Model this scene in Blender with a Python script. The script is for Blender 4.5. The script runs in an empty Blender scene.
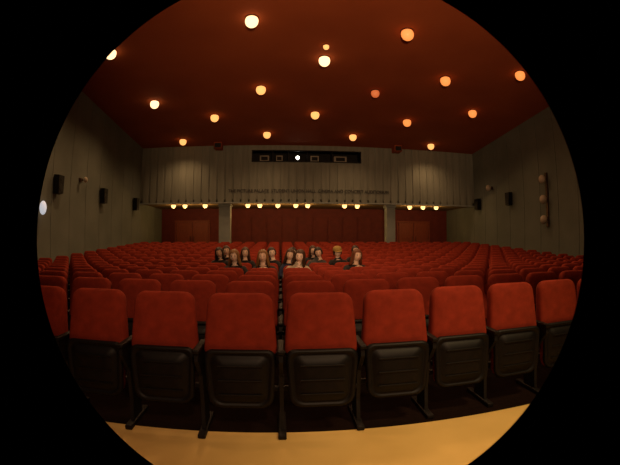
import bpy, bmesh, math, random
from mathutils import Vector, Matrix
random.seed(7)
S = bpy.context.scene
C = S.collection
S.view_settings.view_transform = 'Standard'
S.view_settings.look = 'None'

# ------------------------------------------------------------ materials
def mat(name, col, rough=0.7, col2=None, scale=8.0, bump=0.0, metal=0.0, sheen=0.0, emit=None, es=0.0, stretch=(1,1,1), spec=None):
    m = bpy.data.materials.new(name); m.use_nodes = True
    nt = m.node_tree; b = nt.nodes['Principled BSDF']
    b.inputs['Base Color'].default_value = (*col, 1)
    b.inputs['Roughness'].default_value = rough
    b.inputs['Metallic'].default_value = metal
    if spec is not None: b.inputs['Specular IOR Level'].default_value = spec
    if sheen:
        b.inputs['Sheen Weight'].default_value = sheen
    if emit:
        b.inputs['Emission Color'].default_value = (*emit, 1)
        b.inputs['Emission Strength'].default_value = es
    if col2 or bump:
        tc = nt.nodes.new('ShaderNodeTexCoord'); mp = nt.nodes.new('ShaderNodeMapping')
        mp.inputs['Scale'].default_value = stretch
        nz = nt.nodes.new('ShaderNodeTexNoise'); nz.inputs['Scale'].default_value = scale
        nz.inputs['Detail'].default_value = 5
        nt.links.new(tc.outputs['Object'], mp.inputs[0]); nt.links.new(mp.outputs[0], nz.inputs['Vector'])
        if col2:
            r = nt.nodes.new('ShaderNodeValToRGB')
            r.color_ramp.elements[0].position = .35; r.color_ramp.elements[1].position = .68
            r.color_ramp.elements[0].color = (*col, 1); r.color_ramp.elements[1].color = (*col2, 1)
            nt.links.new(nz.outputs['Fac'], r.inputs[0]); nt.links.new(r.outputs[0], b.inputs['Base Color'])
        if bump:
            bp = nt.nodes.new('ShaderNodeBump'); bp.inputs['Strength'].default_value = bump
            bp.inputs['Distance'].default_value = 0.01
            nt.links.new(nz.outputs['Fac'], bp.inputs['Height']); nt.links.new(bp.outputs[0], b.inputs['Normal'])
    return m

M_RED = mat('red_velour', (.23,.028,.014), .92, (.30,.036,.018), 14, .3, spec=.10)
M_BLK = mat('black_moulded_plastic', (.004,.0035,.0035), .5, (.007,.005,.005), 20, .05, spec=.22)
M_BLKM = mat('black_steel', (.006,.005,.005), .5, (.010,.008,.008), 30, .05, spec=.25)
M_CEIL = mat('ceiling_paint', (.36,.084,.030), .85, (.42,.102,.036), .6, .05, spec=.15)
M_WALL = mat('wall_plaster_grey', (.165,.185,.160), .9, (.205,.225,.195), .8, .08, spec=.2)
M_SLAT = mat('wall_slats_grey', (.23,.24,.20), .85, (.29,.30,.25), 1.5, .05, stretch=(4,4,.4), spec=.2)
M_FLOORY = mat('floor_ochre_lino', (.62,.41,.13), .65, (.72,.49,.17), 1.2, .08, spec=.25)
M_FLOORD = mat('floor_seat_shade', (.007,.0035,.0025), .95, (.011,.005,.0035), 30, .2, spec=.05)  # shade under the seat rows, put into the floor colour
M_DRED = mat('wall_dark_red', (.15,.020,.012), .7, (.20,.028,.016), 3, .05)
M_WOOD = mat('door_red_wood', (.34,.07,.028), .5, (.24,.05,.02), 6, .05, stretch=(6,6,.5))
M_GREY = mat('column_grey_paint', (.30,.33,.31), .7, (.35,.38,.35), 3, .03)
M_SOFF = mat('soffit_warm_glow', (.30,.20,.09), .8, (.36,.25,.12), 3, .03)  # warm downlight glow painted into the soffit colour
M_DARK = mat('dark_void_paint', (.01,.01,.01), .8, (.016,.014,.012), 4)
M_METAL = mat('lamp_trim_metal', (.10,.06,.04), .4, (.13,.08,.05), 10, metal=.8)
M_TXT = mat('letter_dark_metal', (.02,.018,.015), .5, (.03,.025,.02), 10)
M_GLASS = mat('sconce_opal_glass', (.5,.42,.32), .4, (.55,.46,.35), 5)
M_COOL = mat('sconce_lit_glass', (.8,.8,.8), .3, (.85,.85,.85), 5, emit=(.9,.93,1.0), es=.5)
M_PROJ = mat('projector_beam_lens', (.8,.8,.8), .3, (.85,.85,.85), 5, emit=(1,.95,.85), es=10)
M_PAPER = mat('booth_paper', (.35,.32,.27), .8, (.45,.40,.32), 5)
def lampmat(n, c, s): return mat(n, (.8,.6,.4), .4, (.85,.65,.45), 5, emit=c, es=s)
L_WHITE = lampmat('lamp_glow_white', (1,.62,.30), 2.3)
L_YEL = lampmat('lamp_glow_yellow', (1,.40,.11), 1.5)
L_ORG = lampmat('lamp_glow_orange', (1,.27,.055), 1.1)
L_DIM = lampmat('lamp_glow_dim', (1,.15,.03), .5)
L_REC = lampmat('lamp_glow_recess', (1,.55,.18), 2.4)

# ------------------------------------------------------------ helpers
def new_obj(name, me, loc=(0,0,0), parent=None, rot=(0,0,0)):
    o = bpy.data.objects.new(name, me); C.objects.link(o)
    o.location = loc; o.rotation_euler = rot
    if parent: o.parent = parent
    return o

class MB:
    """mesh builder"""
    def __init__(s): s.bm = bmesh.new(); s.mats = []
    def mi(s, m):
        if m not in s.mats: s.mats.append(m)
        return s.mats.index(m)
    def box(s, c, d, m, bev=0.0, rot=None):
        r = bmesh.ops.create_cube(s.bm, size=1)
        vs = r['verts']
        bmesh.ops.scale(s.bm, vec=d, verts=vs)
        if bev > 0:
            es = list({e for v in vs for e in v.link_edges})
            q = bmesh.ops.bevel(s.bm, geom=es, offset=bev, segments=2, affect='EDGES', profile=.5)
            vs = list({v for f in q['faces'] for v in f.verts} | {v for v in vs if v.is_valid})
        if rot: bmesh.ops.rotate(s.bm, cent=(0,0,0), matrix=rot, verts=vs)
        bmesh.ops.translate(s.bm, vec=c, verts=vs)
        i = s.mi(m)
        for f in {f for v in vs for f in v.link_faces}: f.material_index = i
        return vs
    def cyl(s, c, r1, r2, h, m, seg=20, axis='Z', smooth=True):
        q = bmesh.ops.create_cone(s.bm, cap_ends=True, segments=seg, radius1=r1, radius2=r2, depth=h)
        vs = q['verts']
        if axis == 'X': bmesh.ops.rotate(s.bm, matrix=Matrix.Rotation(math.pi/2,3,'Y'), verts=vs)
        if axis == 'Y': bmesh.ops.rotate(s.bm, matrix=Matrix.Rotation(math.pi/2,3,'X'), verts=vs)
        bmesh.ops.translate(s.bm, vec=c, verts=vs)
        i = s.mi(m)
        for f in {f for v in vs for f in v.link_faces}:
            f.material_index = i
            if len(f.verts) == 4: f.smooth = smooth
        return vs
    def sph(s, c, r, m, u=16, v=10):
        q = bmesh.ops.create_uvsphere(s.bm, u_segments=u, v_segments=v, radius=1)
        vs = q['verts']
        bmesh.ops.scale(s.bm, vec=r if hasattr(r,'__len__') else (r,r,r), verts=vs)
        bmesh.ops.translate(s.bm, vec=c, verts=vs)
        i = s.mi(m)
        for f in {f for v in vs for f in v.link_faces}: f.material_index = i; f.smooth = True
        return vs
    def loops(s, loops, m, cap0=True, cap1=True, smooth=True):
        i = s.mi(m)
        L = [[s.bm.verts.new(p) for p in lp] for lp in loops]
        n = len(L[0])
        for a, b in zip(L[:-1], L[1:]):
            for k in range(n):
                f = s.bm.faces.new((a[k], a[(k+1)%n], b[(k+1)%n], b[k])); f.material_index = i; f.smooth = smooth
        if cap0: f = s.bm.faces.new(L[0][::-1]); f.material_index = i
        if cap1: f = s.bm.faces.new(L[-1]); f.material_index = i; f.smooth = smooth
    def done(s, name):
        bmesh.ops.recalc_face_normals(s.bm, faces=s.bm.faces)
        me = bpy.data.meshes.new(name); s.bm.to_mesh(me); s.bm.free()
        for m in s.mats: me.materials.append(m)
        return me

def outline(wb, wt, h, rb, rt, n=6):
    P = []
    def arc(cx, cy, r, a0, a1):
        for k in range(n+1):
            a = math.radians(a0+(a1-a0)*k/n); P.append((cx+r*math.cos(a), cy+r*math.sin(a)))
    arc(wb/2-rb, rb, rb, -90, 0); arc(wt/2-rt, h-rt, rt, 0, 90)
    arc(-wt/2+rt, h-rt, rt, 90, 180); arc(-wb/2+rb, rb, rb, 180, 270)
    return P

def pillow(mb, out, h, steps, M, m):
    lps = []
    for sc, d in steps:
        lps.append([M @ Vector((u*sc, -d, h/2+(v-h/2)*sc)) for (u, v) in out])
    mb.loops(lps, m)

# ------------------------------------------------------------ cinema seat
PITCH = .55
def standard(mb, x):
    mb.box((x,-.14,.018), (.055,.40,.036), M_BLKM, .008)
    prof = [(-.24,.03),(-.06,.03),(-.03,.30),(.0,.50),(-.02,.61),(-.30,.61),(-.31,.56),(-.20,.42),(-.20,.2)]
    mb.loops([[(x-.014,y,z) for y,z in prof],[(x+.014,y,z) for y,z in prof]], M_BLKM, smooth=False)
    mb.box((x,-.17,.625), (.05,.30,.03), M_BLK, .01)

def chair_geo(mb, left=True, right=False, is_open=False, x0=0.0, y0=0.0):
    n0 = len(mb.bm.verts)
    tilt = Matrix.Translation((x0,-.105,.545)) @ Matrix.Rotation(math.radians(-11),4,'X')
    H = .435
    o = outline(.50,.455,H,.05,.085)
    pillow(mb, o, H, [(.98,.0),(1,.02),(1,.05),(.975,.072),(.90,.086),(.6,.094),(.25,.096)], tilt, M_RED)
    o2 = outline(.485,.44,H-.01,.05,.08)
    pillow(mb, o2, H-.01, [(.85,-.022),(.97,-.014),(1,.0)], tilt, M_BLK)
    o3 = outline(.46,.48,.16,.03,.02)
    pillow(mb, o3, .16, [(.97,-.01),(1,.0),(1,.02),(.9,.03)], Matrix.Translation((x0,-.10,.41)), M_BLK)
    HS = .40
    if not is_open:
        t2 = Matrix.Translation((x0,-.235,.21)) @ Matrix.Rotation(math.radians(-5),4,'X')
        so = outline(.44,.475,HS,.09,.06)
        pillow(mb, so, HS, [(.90,-.07),(.97,-.06),(.99,-.02),(.985,.0)], t2, M_RED)
        pillow(mb, outline(.45,.485,HS+.01,.09,.06), HS+.01, [(.98,-.004),(1.0,.004),(1.0,.018),(.95,.032),(.88,.034),(.85,.022),(.78,.022),(.74,.036),(.35,.040)], t2, M_BLK)
        for zz in (.10,.20,.30):
            mb.box(t2 @ Vector((0,-.042,zz)), (.30,.012,.012), M_BLK, .004)
    else:
        t2 = Matrix.Translation((x0,-.10,.39)) @ Matrix.Rotation(math.radians(86),4,'X')
        so = outline(.475,.44,HS,.05,.09)
        pillow(mb, so, HS, [(.88,-.075),(.96,-.065),(1,-.03),(.99,.0)], t2, M_RED)
        pillow(mb, outline(.485,.45,HS+.01,.05,.09), HS+.01, [(.98,-.004),(1,.004),(1,.018),(.9,.034),(.5,.04)], t2, M_BLK)
    mb.box((x0,-.10,.30), (.53,.035,.035), M_BLKM, .006)   # hinge rail
    if left: standard(mb, x0-PITCH/2)
    if right: standard(mb, x0+PITCH/2)
    if y0:
        mb.bm.verts.ensure_lookup_table()
        for i in range(n0, len(mb.bm.verts)): mb.bm.verts[i].co.y += y0

def chair_mesh(name, **k):
    mb = MB(); chair_geo(mb, **k); return mb.done(name)
ME_C = chair_mesh('cinema_seat_mesh')
ME_CR = chair_mesh('cinema_seat_end_mesh', right=True)
ME_O = chair_mesh('cinema_seat_open_mesh', is_open=True)

def floor_z(y):
    pts = [(-6,0),(3,0),(5.5,-.07),(7.5,-.12),(9.5,-.09),(18.6,.38),(26,.38)]
    for (a,za),(b,zb) in zip(pts[:-1],pts[1:]):
        if a <= y <= b: return za+(zb-za)*(y-a)/(b-a)
    return 0
N0, N1 = -12, 17
XO = .27; Y0 = 2.67
def colx(n): return XO + PITCH*n
def bow(x):   # rows bow gently toward the stage
    a = x*x/(x*x+1.1)
    return a*(.27 if x > 0 else .12)
mb = MB()
for n in range(N0, N1): chair_geo(mb, True, n == N1-1, False, colx(n), bow(colx(n)))
ME_ROW = mb.done('cinema_seat_row_mesh')

HAIR = {'blond':(.17,.075,.020),'brown':(.045,.017,.006),'black':(.008,.006,.005),'red':(.11,.028,.008),'dark':(.018,.009,.006)}
people = [
 (8,-3,.0,'brown','short','black',0,8),
 (7,-3,-.06,'dark','long','black',1,4),
 (5,-2,-.03,'blond','long','black',1,-6),
 (7,-2,.02,'brown','long','black',0,5),
 (5,-1,-.06,'blond','long','black',2,-4),
 (7,-1,.10,'dark','short','black',0,10),
 (6,0,-.10,'brown','long','navy',1,-8),
 (7,0,.0,'dark','short','black',0,0),
 (5,0,.10,'brown','long','cream',2,-10),
 (8,1,.0,'brown','long','black',0,5),
 (7,1,.06,'black','short','grey',1,-5),
 (7,2,-.06,'dark','cap','black',0,6),
 (8,3,.02,'dark','short','black',0,0),
 (5,2,.08,'red','long','black',2,12),
]
occ = {(p[0],p[1]) for p in people}
occ_rows = {p[0] for p in people}
NROWS = 17
for k in range(NROWS):
    y = Y0+.9*k; z = floor_z(y-.15)
    if k == 0 or k in occ_rows:
        for n in range(N0, N1):
            me = ME_O if (k,n) in occ else (ME_CR if n == N1-1 else ME_C)
            new_obj('cinema_seat', me, (colx(n), y+bow(colx(n)), z))
    else:
        new_obj('cinema_seat_row', ME_ROW, (0, y, z))

# ------------------------------------------------------------ people
def skin_mesh(name, verts, edges, radii, sub=2, root=0):
    me = bpy.data.meshes.new(name); me.from_pydata(verts, edges, [])
    o = bpy.data.objects.new(name, me); C.objects.link(o)
    md = o.modifiers.new('s','SKIN'); md.use_smooth_shade = True
    ly = me.skin_vertices[0].data
    for i, r in enumerate(radii):
        ly[i].radius = r if hasattr(r,'__len__') else (r,r)
    ly[root].use_root = True
    if sub:
        sb = o.modifiers.new('d','SUBSURF'); sb.levels = sub; sb.render_levels = sub
    bpy.context.view_layer.update()
    dg = bpy.context.evaluated_depsgraph_get()
    out = bpy.data.meshes.new_from_object(o.evaluated_get(dg))
    out.name = name
    bpy.data.objects.remove(o)
    for p in out.polygons: p.use_smooth = True
    return out

ARMS = [
 ((.245,-.03,.74),(.13,-.27,.60)),
 ((.235,-.06,.75),(.06,-.25,.70)),
 ((.24,-.12,.76),(.09,-.27,.93)),
]
def body_mesh(v):
    V = [(0,0,.56),(0,.02,.68),(0,.03,.80),(0,.03,.90),(0,.025,.975),(0,.01,1.035),(0,-.005,1.08)]
    R = [(.155,.12),(.135,.105),(.15,.115),(.16,.11),(.13,.088),(.070,.066),(.05,.05)]
    E = [(0,1),(1,2),(2,3),(3,4),(4,5),(5,6)]
    el, wr = ARMS[v]
    for s in (1,-1):
        b = len(V)
        V += [(s*.165,.025,.940),(s*(el[0]*.6+.165*.4+.012),(el[1]*.6),(el[2]*.5+.935*.5)),(s*el[0],el[1],el[2]),(s*(el[0]+wr[0])/2,(el[1]+wr[1])/2,(el[2]+wr[2])/2),(s*wr[0],wr[1],wr[2])]
        R += [.068,.054,.045,.040,.029]
        E += [(3,b),(b,b+1),(b+1,b+2),(b+2,b+3),(b+3,b+4)]
        b = len(V)
        V += [(s*.10,-.07,.55),(s*.12,-.25,.545),(s*.13,-.44,.53),(s*.13,-.44,.30),(s*.13,-.43,.10),(s*.14,-.50,.055),(s*.15,-.60,.045)]
        R += [(.095,.09),.082,.062,.056,.042,(.042,.035),(.036,.026)]
        E += [(0,b)]+[(b+i,b+i+1) for i in range(6)]
    me = skin_mesh('person_body_mesh', V, E, R, 2)
    me.materials.clear()
    for i in range(3): me.materials.append(None)
    for p in me.polygons:
        c = p.center
        if c.z < .125: p.material_index = 2
        elif c.z < .635 and not (c.y < -.12 and c.z > .615): p.material_index = 1
        else: p.material_index = 0
    return me
def hand_mesh(v):
    me_all = bmesh.new()
    el, wr = ARMS[v]
    for s in (1,-1):
        V = [(0,0,0),(0,-.045,0),(.0,-.07,0)]; R = [(.024,.02),(.034,.016),(.034,.014)]; E = [(0,1),(1,2)]
        for i, (x, l) in enumerate(((-.030,.068),(-.010,.078),(.010,.072),(.029,.056))):
            b = len(V)
            V += [(x*.95,-.085,0),(x*1.1,-.085-l*.45,-.008),(x*1.15,-.085-l*.78,-.024),(x*1.15,-.085-l*.95,-.040)]
            R += [.0095,.0088,.008,.007]
            E += [(2,b),(b,b+1),(b+1,b+2),(b+2,b+3)]
        b = len(V)
        V += [(-.034,-.030,-.006),(-.056,-.058,-.014),(-.060,-.085,-.020)]; R += [.012,.0105,.0085]
        E += [(1,b),(b,b+1),(b+1,b+2)]
        me = skin_mesh('h', V, E, R, 1)
        d = (Vector((s*wr[0],wr[1],wr[2]))-Vector((s*el[0],el[1],el[2]))).normalized()
        if v == 0: d = Vector((-s*.25,-.95,-.12)).normalized()
        yax = -d
        xax = yax.cross(Vector((0,0,1))).normalized(); zax = xax.cross(yax).normalized()
        mtx = Matrix((xax, yax, zax)).transposed().to_4x4()
        mtx = Matrix.Translation((s*wr[0],wr[1],wr[2])) @ mtx @ Matrix.Diagonal((s,1,1,1))
        me.transform(mtx)
        me_all.from_mesh(me)
    bmesh.ops.recalc_face_normals(me_all, faces=me_all.faces)
    out = bpy.data.meshes.new('person_hands_mesh'); me_all.to_mesh(out); me_all.free()
    out.materials.clear(); out.materials.append(None)
    for p in out.polygons: p.use_smooth = True; p.material_index = 0
    return out
M_EYE = mat('eye_white', (.6,.6,.58), .2, (.65,.65,.62), 5)
M_IRIS = mat('eye_iris', (.03,.018,.01), .2, (.05,.03,.015), 50)
M_LIP = mat('lips', (.38,.08,.06), .5, (.42,.10,.07), 40)
def head_mesh():
    mb = MB()
    SK = mat('skin_default', (.6,.35,.23), .5, (.64,.38,.25), 20)
    vs = mb.sph((0,0,0), 1, SK, 40, 32)
    for v in vs:
        x,y,z = v.co
        w = 1.0 - .26*max(0,-z)**1.3
        X = x*.076*w; Z = z*.115; Y = y*.094*(1-.10*max(0,-z))
        if z < -.2 and y > 0: Y *= 1-.35*min(1,(-z-.2))
        if y < 0:
            Y = Y*(.93)
            Y -= .016*math.exp(-((z+.80)/.20)**2)*math.exp(-(x/.38)**2)
            Y -= .004*math.exp(-((z-.18)/.09)**2)*math.exp(-(x/.6)**2)
            for sx in (-.40,.40): Y += .010*math.exp(-((z-.02)/.11)**2)*math.exp(-((x-sx)/.17)**2)
            if -.45 < z < .15:
                t = min(1,max(0,(.12-z)/.44)); t2 = 1 if z > -.33 else max(0,1-(-.33-z)/.12)
                Y -= (.004+.019*t)*t2*math.exp(-(x/(.09+.07*t))**2)
            Y -= .006*math.exp(-((z+.55)/.09)**2)*math.exp(-(x/.28)**2)
        v.co = (X,Y,Z)
    for s in (-1,1):
        mb.sph((s*.031,-.0735,.003),(.0125,.010,.0075), M_EYE, 12, 8)
        mb.sph((s*.031,-.082,.003),(.0058,.003,.0058), M_IRIS, 8, 6)
        mb.sph((s*.031,-.084,.026),(.017,.005,.0028), M_IRIS, 10, 6)
        mb.sph((s*.077,.008,-.010),(.010,.018,.030), SK, 10, 8)
    mb.sph((0,-.090,-.061),(.023,.006,.0055), M_LIP, 12, 6)
    mb.loops([[(r*math.cos(a*math.pi/6), .012+r*math.sin(a*math.pi/6), z) for a in range(12)] for r,z in ((.048,-.06),(.046,-.10),(.050,-.15),(.07,-.18))], SK)
    return mb.done('person_head_mesh')
def hair_mesh(kind):
    mb = MB(); H = mat('hair_default', (.1,.05,.02), .5, (.15,.07,.03), 40)
    NA, NS = 48, 14
    rows = []
    for a in range(NA):
        t = 2*math.pi*a/NA
        cx, cy = math.cos(t), math.sin(t)
        f = max(0, -cy)
        if kind == 'long': hem = -.20 if f < .62 else -.20+(f-.62)/.16*.265
        else: hem = (-.075 if cy > .2 else (-.045 if f < .50 else -.045+(f-.50)/.22*.10))
        hem = min(hem, .060+.012*math.sin(a*2.3))
        col = []
        for s in range(NS+1):
            u = s/NS
            zt = .130
            z = zt + (hem-zt)*u**1.25
            q = max(0, 1-((min(z,.129))/.133)**2) if z > 0 else 1
            r = math.sqrt(q)
            rx, ry = .092*r, .108*r
            if z < 0:
                if kind == 'long':
                    k = min(1,-z/.2); rx = .092+.030*k; ry = .108-.020*k
                    if cy < 0: ry = .108-.05*k
                else: rx *= 1-.6*(-z); ry *= 1+1.6*z
            n = 1+.03*math.sin(a*1.9)+.015*math.sin(a*5.1+s*.5)
            if u == 0: n = 1
            col.append((cx*rx*n, cy*ry*n+.012, z+.004))
        rows.append(col)
    loops = [[rows[a][s] for a in range(NA)] for s in range(NS+1)]
    loops.append([(x*.86, (y-.012)*.86+.012, z+.004) for x,y,z in loops[-1]])
    loops.append([(x*.80, (y-.012)*.80+.012, z+.03) for x,y,z in loops[-1]])
    mb.loops(loops, H, cap0=True, cap1=False)
    if kind == 'cap':
        CM = mat('cap_cloth', (.30,.19,.04), .8, (.36,.23,.06), 30)
        NB = 36
        mb.loops([[(.100*r*math.cos(2*math.pi*a/NB), .116*r*math.sin(2*math.pi*a/NB)+.01, z) for a in range(NB)] for r,z in ((.93,.040),(1,.045),(1.0,.07),(.93,.105),(.75,.132),(.45,.150),(.1,.155))], CM)
        mb.loops([[(.086*math.cos(math.pi*a/10)*sc, -.07-.11*math.sin(math.pi*a/10)*sc, .046+dz-.02*math.sin(math.pi*a/10)) for a in range(11)] for sc,dz in ((.98,0),(1,.004),(.98,.009))], CM)
    return mb.done('person_hair_'+kind)
BODY = [body_mesh(i) for i in range(3)]
HANDS = [hand_mesh(i) for i in range(3)]
HEAD = head_mesh()
HAIRM = {k: hair_mesh(k) for k in ('short','long','cap')}
CLOTH = {'black':mat('cloth_black',(.012,.011,.012),.9,(.02,.018,.018),30,.2),'cream':mat('cloth_cream',(.40,.30,.20),.9,(.45,.36,.25),30,.2),
 'navy':mat('cloth_navy',(.015,.02,.05),.9,(.02,.028,.07),30,.2),'grey':mat('cloth_grey',(.05,.047,.045),.9,(.07,.065,.06),30,.2)}
M_JEAN = mat('cloth_denim',(.02,.03,.07),.9,(.03,.045,.09),40,.2)
M_SHOE = mat('shoe_leather',(.02,.015,.012),.4,(.03,.02,.015),20)
HM = {k: mat('hair_'+k, c, .5, tuple(min(1,x*1.5) for x in c), 60, .3, stretch=(3,3,.3)) for k,c in HAIR.items()}
SKIN = [mat('skin_%d'%i, c, .5, tuple(x*1.06 for x in c), 20) for i,c in enumerate([(.85,.56,.40),(.78,.50,.35),(.88,.62,.47)])]
def slot(o, i, m):
    o.material_slots[i].link = 'OBJECT'; o.material_slots[i].material = m
for i,(r,n,dx,hc,hl,tc,var,yaw) in enumerate(people):
    y = Y0+.9*r; z = floor_z(y-.15)
    E = bpy.data.objects.new('seated_person', None); C.objects.link(E)
    E.empty_display_size = .2
    E.location = (colx(n)+dx*.4, y-.20+bow(colx(n)), z-.01)
    sk = SKIN[i%3]
    B = new_obj('body', BODY[var], (0,0,0), E)
    slot(B,0,CLOTH[tc]); slot(B,1,M_JEAN); slot(B,2,M_SHOE)
    Hn = new_obj('hands', HANDS[var], (0,0,0), E); slot(Hn,0,sk)
    hd = new_obj('head', HEAD, (dx*.35,-.02,1.17), E, (math.radians(random.uniform(-2,6)), math.radians(random.uniform(-12,12)), math.radians(yaw)))
    hd.scale = (1.08,1.04,.98)
    slot(hd,0,sk)
    hr = new_obj('hair', HAIRM[hl], (0,0,0), hd); slot(hr,0,HM[hc])

# ------------------------------------------------------------ room shell
XL, XR, YB, YF = -7.67, 11.03, 20.0, -5.0
XM = (XL+XR)/2
ZC0 = 6.38; SL = .08
def ceil_z(y): return ZC0 + SL*(YB-y)
ZS = 3.30; YR = 24.0
mb = MB()
ys = [YF,-1,1,2.0,2.46,3,5.5,7.5,9.5,12,15,18.6,20,YR]
i0, i1 = mb.mi(M_FLOORY), mb.mi(M_FLOORD)
rowv = [[mb.bm.verts.new((x,y,floor_z(y))) for x in (XL,-5,0,5,XR)] for y in ys]
for j in range(len(ys)-1):
    for i in range(4):
        f = mb.bm.faces.new((rowv[j][i],rowv[j][i+1],rowv[j+1][i+1],rowv[j+1][i]))
        f.material_index = i0 if ys[j+1] <= 2.6 else i1
new_obj('floor', mb.done('floor'))
mb = MB()
mb.loops([[(XL,YF,ceil_z(YF)),(XR,YF,ceil_z(YF)),(XR,YB+.2,ceil_z(YB+.2)),(XL,YB+.2,ceil_z(YB+.2))],
          [(XL,YF,ceil_z(YF)+.15),(XR,YF,ceil_z(YF)+.15),(XR,YB+.2,ceil_z(YB+.2)+.15),(XL,YB+.2,ceil_z(YB+.2)+.15)]], M_CEIL, smooth=False)
new_obj('ceiling', mb.done('ceiling'))
for nm, X, s in (('wall_left',XL,-1),('wall_right',XR,1)):
    mb = MB()
    y = YF
    while y < YR-.01:
        y2 = min(y+1.25, YR)
        top = ceil_z(min(y,YB)) if y < YB-.01 else ZS+.3
        top2 = ceil_z(min(y2,YB)) if y2 <= YB+.01 else ZS+.3
        if y < YB-.01 <= y2: top2 = ceil_z(y2)
        g = .012
        mb.loops([[(X,y+g,-.2),(X,y2-g,-.2),(X,y2-g,top2),(X,y+g,top)],[(X+s*.02,y+g,-.2),(X+s*.02,y2-g,-.2),(X+s*.02,y2-g,top2),(X+s*.02,y+g,top)]], M_WALL, smooth=False)
        y = y2
    mb.loops([[(X+s*.02,YF,-.2),(X+s*.02,YR,-.2),(X+s*.02,YR,5.95),(X+s*.02,YF,ceil_z(YF))],[(X+s*.2,YF,-.2),(X+s*.2,YR,-.2),(X+s*.2,YR,5.95),(X+s*.2,YF,ceil_z(YF))]], M_WALL, smooth=False)
    new_obj(nm, mb.done(nm))
mb = MB(); mb.box((XM,YF-.1,4.3),(XR-XL+.4,.2,9.0),M_DRED); new_obj('wall_front', mb.done('wall_front'))
WX0, WX1, WZ0, WZ1 = -1.56, 4.27, 5.46, 6.10
mb = MB()
def rb(x0,x1,z0,z1): mb.box(((x0+x1)/2,YB+.1,(z0+z1)/2),(x1-x0,.2,z1-z0),M_SLAT)
rb(XL,WX0,ZS,ZC0); rb(WX1,XR,ZS,ZC0); rb(WX0,WX1,ZS,WZ0); rb(WX0,WX1,WZ1,ZC0)
x = XL+.15
while x < XR-.1:
    w = .34
    top = WZ0-.08 if (WX0-.15 < x+.2 and x < WX1+.1) else ZC0-.02
    mb.box((x+w/2,YB-.02,(ZS+.05+top)/2),(w,.04,top-ZS-.05),M_SLAT,.008)
    x += .42
new_obj('wall_back', mb.done('wall_back'))
mb = MB(); mb.box((XM,YB-.02,ZS),(XR-XL,.10,.08),M_GREY,.01); new_obj('trim_1', mb.done('trim_1'))
mb = MB(); mb.box((XM,(YB+YR)/2+.1,ZS+.1),(XR-XL,YR-YB+.2,.16),M_SOFF); new_obj('ceiling_recess', mb.done('ceiling_recess'))
mb = MB(); mb.box((XM,YR+.1,1.7),(XR-XL,.2,3.4),M_DRED)
new_obj('wall_recess', mb.done('wall_recess'))
mb = MB()
for v in range(9):
    mb.box((-2.3+v*.95,YR-.03,1.65),(.85,.05,2.3),M_DRED,.01)
new_obj('wall_panelling', mb.done('wall_panelling'))
for cx, w in ((-3.0,.62),(6.0,.50)):
    mb = MB(); zf = floor_z(20.6)
    mb.box((cx,20.6,(zf+ZS)/2+.01),(w,.5,ZS-zf-.04),M_GREY,.03)
    mb.box((cx,20.6,zf+.08),(w+.1,.6,.16),M_GREY,.02)
    mb.box((cx,20.6,ZS-.09),(w+.1,.6,.12),M_GREY,.02)
    new_obj('column', mb.done('column'))
dn = 1
for cx in (-5.6, 8.6):
    mb = MB(); zf = floor_z(23)
    for s in (-1,1):
        mb.box((cx+s*.52,YR-.06,zf+1.06),(1.0,.06,2.08),M_WOOD,.01)
        mb.box((cx+s*.52,YR-.10,zf+1.5),(.62,.03,.8),M_WOOD,.01)
        mb.box((cx+s*.52,YR-.10,zf+.5),(.62,.03,.6),M_WOOD,.01)
        mb.cyl((cx+s*.12,YR-.14,zf+1.05),.018,.018,.35,M_METAL,10)
    mb.box((cx,YR-.06,zf+2.16),(2.3,.10,.1),M_WOOD,.01)
    for s in (-1,1): mb.box((cx+s*1.1,YR-.06,zf+1.08),(.1,.10,2.16),M_WOOD,.01)
    new_obj('door_%d'%dn, mb.done('door_%d'%dn)); dn += 1
mb = MB()
zc = (WZ0+WZ1)/2; xc = (WX0+WX1)/2; ww = WX1-WX0; wh = WZ1-WZ0
PX = .88
for zz in (WZ0+.025,WZ1-.025): mb.box((xc,YB-.02,zz),(ww,.12,.05),M_BLKM,.006)
for xx in (WX0+.03,WX1-.03,PX-.5,PX+.5,-.45,2.7): mb.box((xx,YB-.02,zc),(.05,.11,wh-.05),M_BLKM,.005)
new_obj('window_1', mb.done('window_1'))
mb = MB()
mb.box((xc,YB+1.85,zc),(ww+.4,.06,1.6),M_DARK); mb.box((xc,YB+1.05,zc+.75),(ww+.4,1.6,.06),M_DARK); mb.box((xc,YB+1.05,zc-.75),(ww+.4,1.6,.06),M_DARK)
for s in (-1,1): mb.box((xc+s*(ww/2+.2),YB+1.05,zc),(.06,1.6,1.6),M_DARK)
new_obj('wall_booth', mb.done('wall_booth'))
mb = MB()
mb.box((PX,YB+.8,zc-.08),(.45,.7,.42),M_BLKM,.03); mb.cyl((PX,YB+.36,zc-.02),.11,.13,.22,M_BLKM,24,'Y')
mb.cyl((PX,YB+.245,zc-.02),.09,.09,.02,M_PROJ,24,'Y')
mb.cyl((PX,YB+.8,zc-.45),.05,.10,.4,M_BLKM,16); mb.cyl((PX,YB+.8,zc-.69),.22,.25,.05,M_BLKM,20)
mb.cyl((PX-.13,YB+.9,zc+.17),.10,.10,.05,M_BLKM,20,'X'); mb.cyl((PX+.13,YB+.9,zc+.17),.10,.10,.05,M_BLKM,20,'X')
new_obj('film_projector', mb.done('film_projector'))
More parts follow.
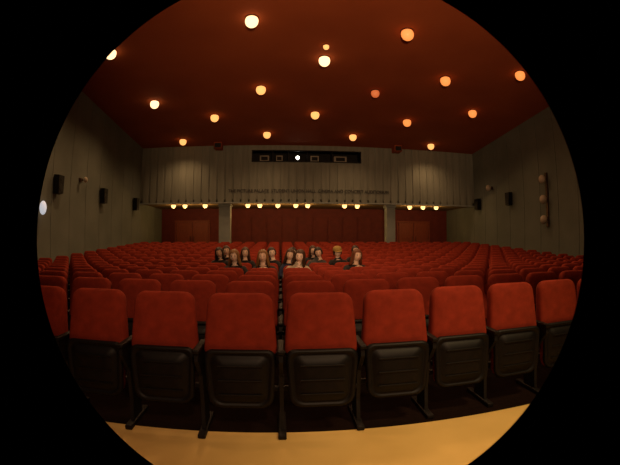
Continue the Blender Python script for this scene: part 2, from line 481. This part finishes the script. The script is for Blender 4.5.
for a0,a1,its in ((-1.4,PX-.45,((-.9,.5),(-.1,.35))),(PX+.45,4.1,((1.8,.45),(3.2,.7)))):
    mb = MB()
    for a,w in its:
        mb.box((a,YB+.5,zc-.05),(w,.3,.34),M_PAPER,.02); mb.box((a,YB+.33,zc-.05),(w*.7,.02,.2),M_DARK,.005)
    mb.box(((a0+a1)/2,YB+.5,zc-.25),(a1-a0,.4,.05),M_BLKM,.01)
    for q in (a0+.1,a1-.1): mb.box((q,YB+.5,zc-.5),(.05,.3,.45),M_BLKM)
    new_obj('booth_equipment_shelf', mb.done('booth_equipment_shelf'))
cu = bpy.data.curves.new('t','FONT'); cu.body = 'THE PICTURE PALACE  STUDENT UNION HALL  CINEMA AND CONCERT AUDITORIUM'
cu.size = .30; cu.extrude = .02; cu.align_x = 'CENTER'
to = bpy.data.objects.new('t', cu); C.objects.link(to); bpy.context.view_layer.update()
tw = to.dimensions.x
dg = bpy.context.evaluated_depsgraph_get(); tm = bpy.data.meshes.new_from_object(to.evaluated_get(dg)); bpy.data.objects.remove(to)
tm.transform(Matrix.Diagonal((8.5/tw,.8,1,1))); tm.materials.clear(); tm.materials.append(M_TXT)
new_obj('wall_lettering', tm, (1.5,YB-.065,3.84), None, (math.pi/2,0,0))
for X in (-3.3,6.2):
    mb = MB(); mb.box((X,YB-.35,ZC0-.12),(.42,.6,.34),M_CEIL,.03); mb.box((X,YB-.66,ZC0-.14),(.34,.03,.24),M_DARK,.01); new_obj('ceiling_vent', mb.done('ceiling_vent'))

# ------------------------------------------------------------ lamps
def disc_lamp(nm, R, gm):
    mb = MB(); n = 24
    prof = [(R*1.05,.02),(R*1.08,-.012),(R*1.0,-.03)]
    mb.loops([[(r*math.cos(2*math.pi*a/n), r*math.sin(2*math.pi*a/n), z) for a in range(n)] for r,z in prof], M_METAL, cap1=False)
    prof = [(.70,.0),(.92,-.15),(1.0,-.5),(.97,-.85),(.83,-1.2),(.60,-1.45),(.30,-1.6),(.1,-1.62)]
    mb.loops([[(R*r*math.cos(2*math.pi*a/n), R*r*math.sin(2*math.pi*a/n), z*R) for a in range(n)] for r,z in prof], gm, cap0=False)
    return mb.done(nm)
LM = {k: disc_lamp('ceiling_lamp_'+k, r, m) for k,m,r in (('w',L_WHITE,.18),('y',L_YEL,.18),('o',L_ORG,.185),('d',L_DIM,.16))}
SMALL = disc_lamp('ceiling_lamp_small', .09, L_YEL)
REC = disc_lamp('downlight', .13, L_REC)
def spot(nm, loc, e, col, ang=150, blend=1, r=.15, parent=None, rot=(0,0,0)):
    l = bpy.data.lights.new(nm,'SPOT'); l.energy = e; l.color = col; l.spot_size = math.radians(ang); l.spot_blend = blend; l.shadow_soft_size = r
    return new_obj(nm, l, loc, parent, rot)
lamps = [(-5.05,18.9,'y'),(-.70,18.1,'y'),(3.5,18.2,'y'),(7.9,18.9,'y'),
 (-2.9,15.9,'y'),(1.4,15.6,'y'),(5.55,15.9,'o'),
 (-5.1,14.2,'w'),(-.78,13.3,'y'),(3.45,13.3,'d'),(8.0,14.2,'o'),
 (1.3,11.15,'w'),(5.65,11.75,'o'),
 (-5.35,10.2,'w'),(-.86,9.1,'w'),(3.45,9.3,'o'),(8.06,10.5,'o'),
 (-3.0,7.2,'y'),(1.4,6.9,'w'),(5.7,7.2,'y'),(-.8,4.9,'o'),(3.5,4.9,'o'),(1.4,2.8,'o'),(5.6,2.8,'d'),(-3,2.8,'d')]
WARM = (1,.57,.26)
sl = math.atan(SL)
EN = {'w':230,'y':130,'o':80,'d':30}
for x,y,c in lamps:
    o = new_obj('ceiling_lamp', LM[c], (x,y,ceil_z(y)), None, (-sl,0,0))
    spot('bulb', (0,0,-.36), EN[c], WARM, parent=o)
new_obj('ceiling_lamp', SMALL, (1.27,10.4,ceil_z(10.4)), None, (-sl,0,0))
for x in (-5.97,-5.3,-4.15,-1.79,-1.14,-.16,.81,1.46,3.48,4.2,7.25,8.07,8.9):
    o = new_obj('recess_downlight', REC, (x,20.8,ZS+.02))
    l = bpy.data.lights.new('bulb','POINT'); l.energy = 11; l.color = (1,.55,.18); l.shadow_soft_size = .05
    new_obj('bulb', l, (0,0,-.32), o)

# ------------------------------------------------------------ wall fittings
def speaker(x, y, z, s):
    mb = MB()
    prof = [(-.17,-.32),(.17,-.32),(.20,.32),(-.20,.32)]
    mb.loops([[(0.0+s*.06,a,b) for a,b in prof],[(s*.27,a*.9,b*.95) for a,b in prof]], M_BLK, smooth=False)
    mb.cyl((s*.27,0,-.11),.13,.11,.03,M_DARK,20,'X'); mb.cyl((s*.27,0,.16),.06,.05,.03,M_DARK,16,'X')
    mb.box((s*.03,0,0),(.08,.12,.3),M_BLKM,.01)
    new_obj('wall_speaker', mb.done('wall_speaker'), (x,y,z))
for y in (11.45,15.1,19.0): speaker(XL,y,3.2,1)
for y in (16.1,19.3): speaker(XR,y,3.35,-1)
def flood(s,gm,r=.14,k=1.2):
    mb = MB(); mb.box((s*.04,0,0),(.08,.16,.16),M_METAL,.01); mb.cyl((s*.14,0,0),.03,.03,.16,M_METAL,10,'X')
    mb.sph((s*.26,0,0),(r,r,r*k),gm,18,12); return mb.done('wall_lamp_mesh')
new_obj('wall_lamp', flood(1,M_COOL,.12,1.8), (XL,10.4,2.34))
new_obj('wall_lamp', flood(1,M_GLASS,.09), (XL,13.2,3.6))
new_obj('wall_lamp', flood(-1,M_GLASS), (XR,17.9,4.1))
mb = MB(); mb.box((-.04,0,0),(.08,.14,2.3),M_METAL,.01)
for dz in (-.85,.0,.85):
    mb.cyl((-.13,0,dz),.03,.03,.14,M_METAL,10,'X'); mb.sph((-.28,0,dz),(.16,.16,.19),M_GLASS,18,12)
new_obj('wall_sconce', mb.done('wall_sconce'), (XR,13.2,3.05))
for nm,X,s in (('baseboard_left',XL,1),('baseboard_right',XR,-1)):
    mb = MB()
    for a,b in zip(ys[:-1],ys[1:]):
        za,zb = floor_z(a),floor_z(b)
        mb.loops([[(X,a,za),(X,b,zb),(X,b,zb+.15),(X,a,za+.15)],[(X+s*.03,a,za),(X+s*.03,b,zb),(X+s*.03,b,zb+.15),(X+s*.03,a,za+.15)]],M_WOOD,smooth=False)
    new_obj(nm, mb.done(nm))

# ------------------------------------------------------------ stage side: added unseen fills, and the floor light
def tgt_rot(loc, tgt): return (Vector(tgt)-Vector(loc)).to_track_quat('-Z','Y').to_euler()
def tspot(nm, loc, tgt, e, col, ang, r=.3):
    return spot(nm, loc, e, col, ang, 1, r, None, tgt_rot(loc,tgt))
tspot('front_row_fill', (1.0,-3.0,5.6), (.1,3.0,.8), 720, (1,.60,.34), 38)  # added fill, no fixture: brightens the front seats
tspot('ceiling_fill', (.5,-2.0,2.4), (2.4,11.5,7.4), 2500, (1,.58,.30), 74)  # added fill that lifts the ceiling and right wall
tspot('audience_fill', (1.0,-2.5,5.2), (.9,8.6,1.1), 900, (1,.66,.40), 26)  # unseen spot added to light the seated people
tspot('work_light', (3.0,.3,5.8), (1.7,1.8,0), 900, (1,.70,.32), 42)

W = bpy.data.worlds.new('W'); S.world = W; W.use_nodes = True
W.node_tree.nodes['Background'].inputs[0].default_value = (.0,.0,.0,1)

# ------------------------------------------------------------ camera: circular fisheye lens
cd = bpy.data.cameras.new('camera'); cam = bpy.data.objects.new('camera', cd); C.objects.link(cam)
cam.location = (0,0,1.34); cam.rotation_euler = (math.radians(90), 0, math.radians(-4.5))
cd.type = 'PANO'; cd.sensor_width = 36; cd.clip_start = .05
F = 385*36/620
pc = cd.cycles if hasattr(cd,'cycles') and hasattr(cd.cycles,'panorama_type') else cd
pc.panorama_type = 'FISHEYE_LENS_POLYNOMIAL'
pc.fisheye_fov = 2*274/385
pc.fisheye_polynomial_k0 = 0; pc.fisheye_polynomial_k1 = -1/F
pc.fisheye_polynomial_k2 = 0; pc.fisheye_polynomial_k3 = 0; pc.fisheye_polynomial_k4 = 0
cd.shift_x = -1/620; cd.shift_y = 10.5/620
S.camera = cam
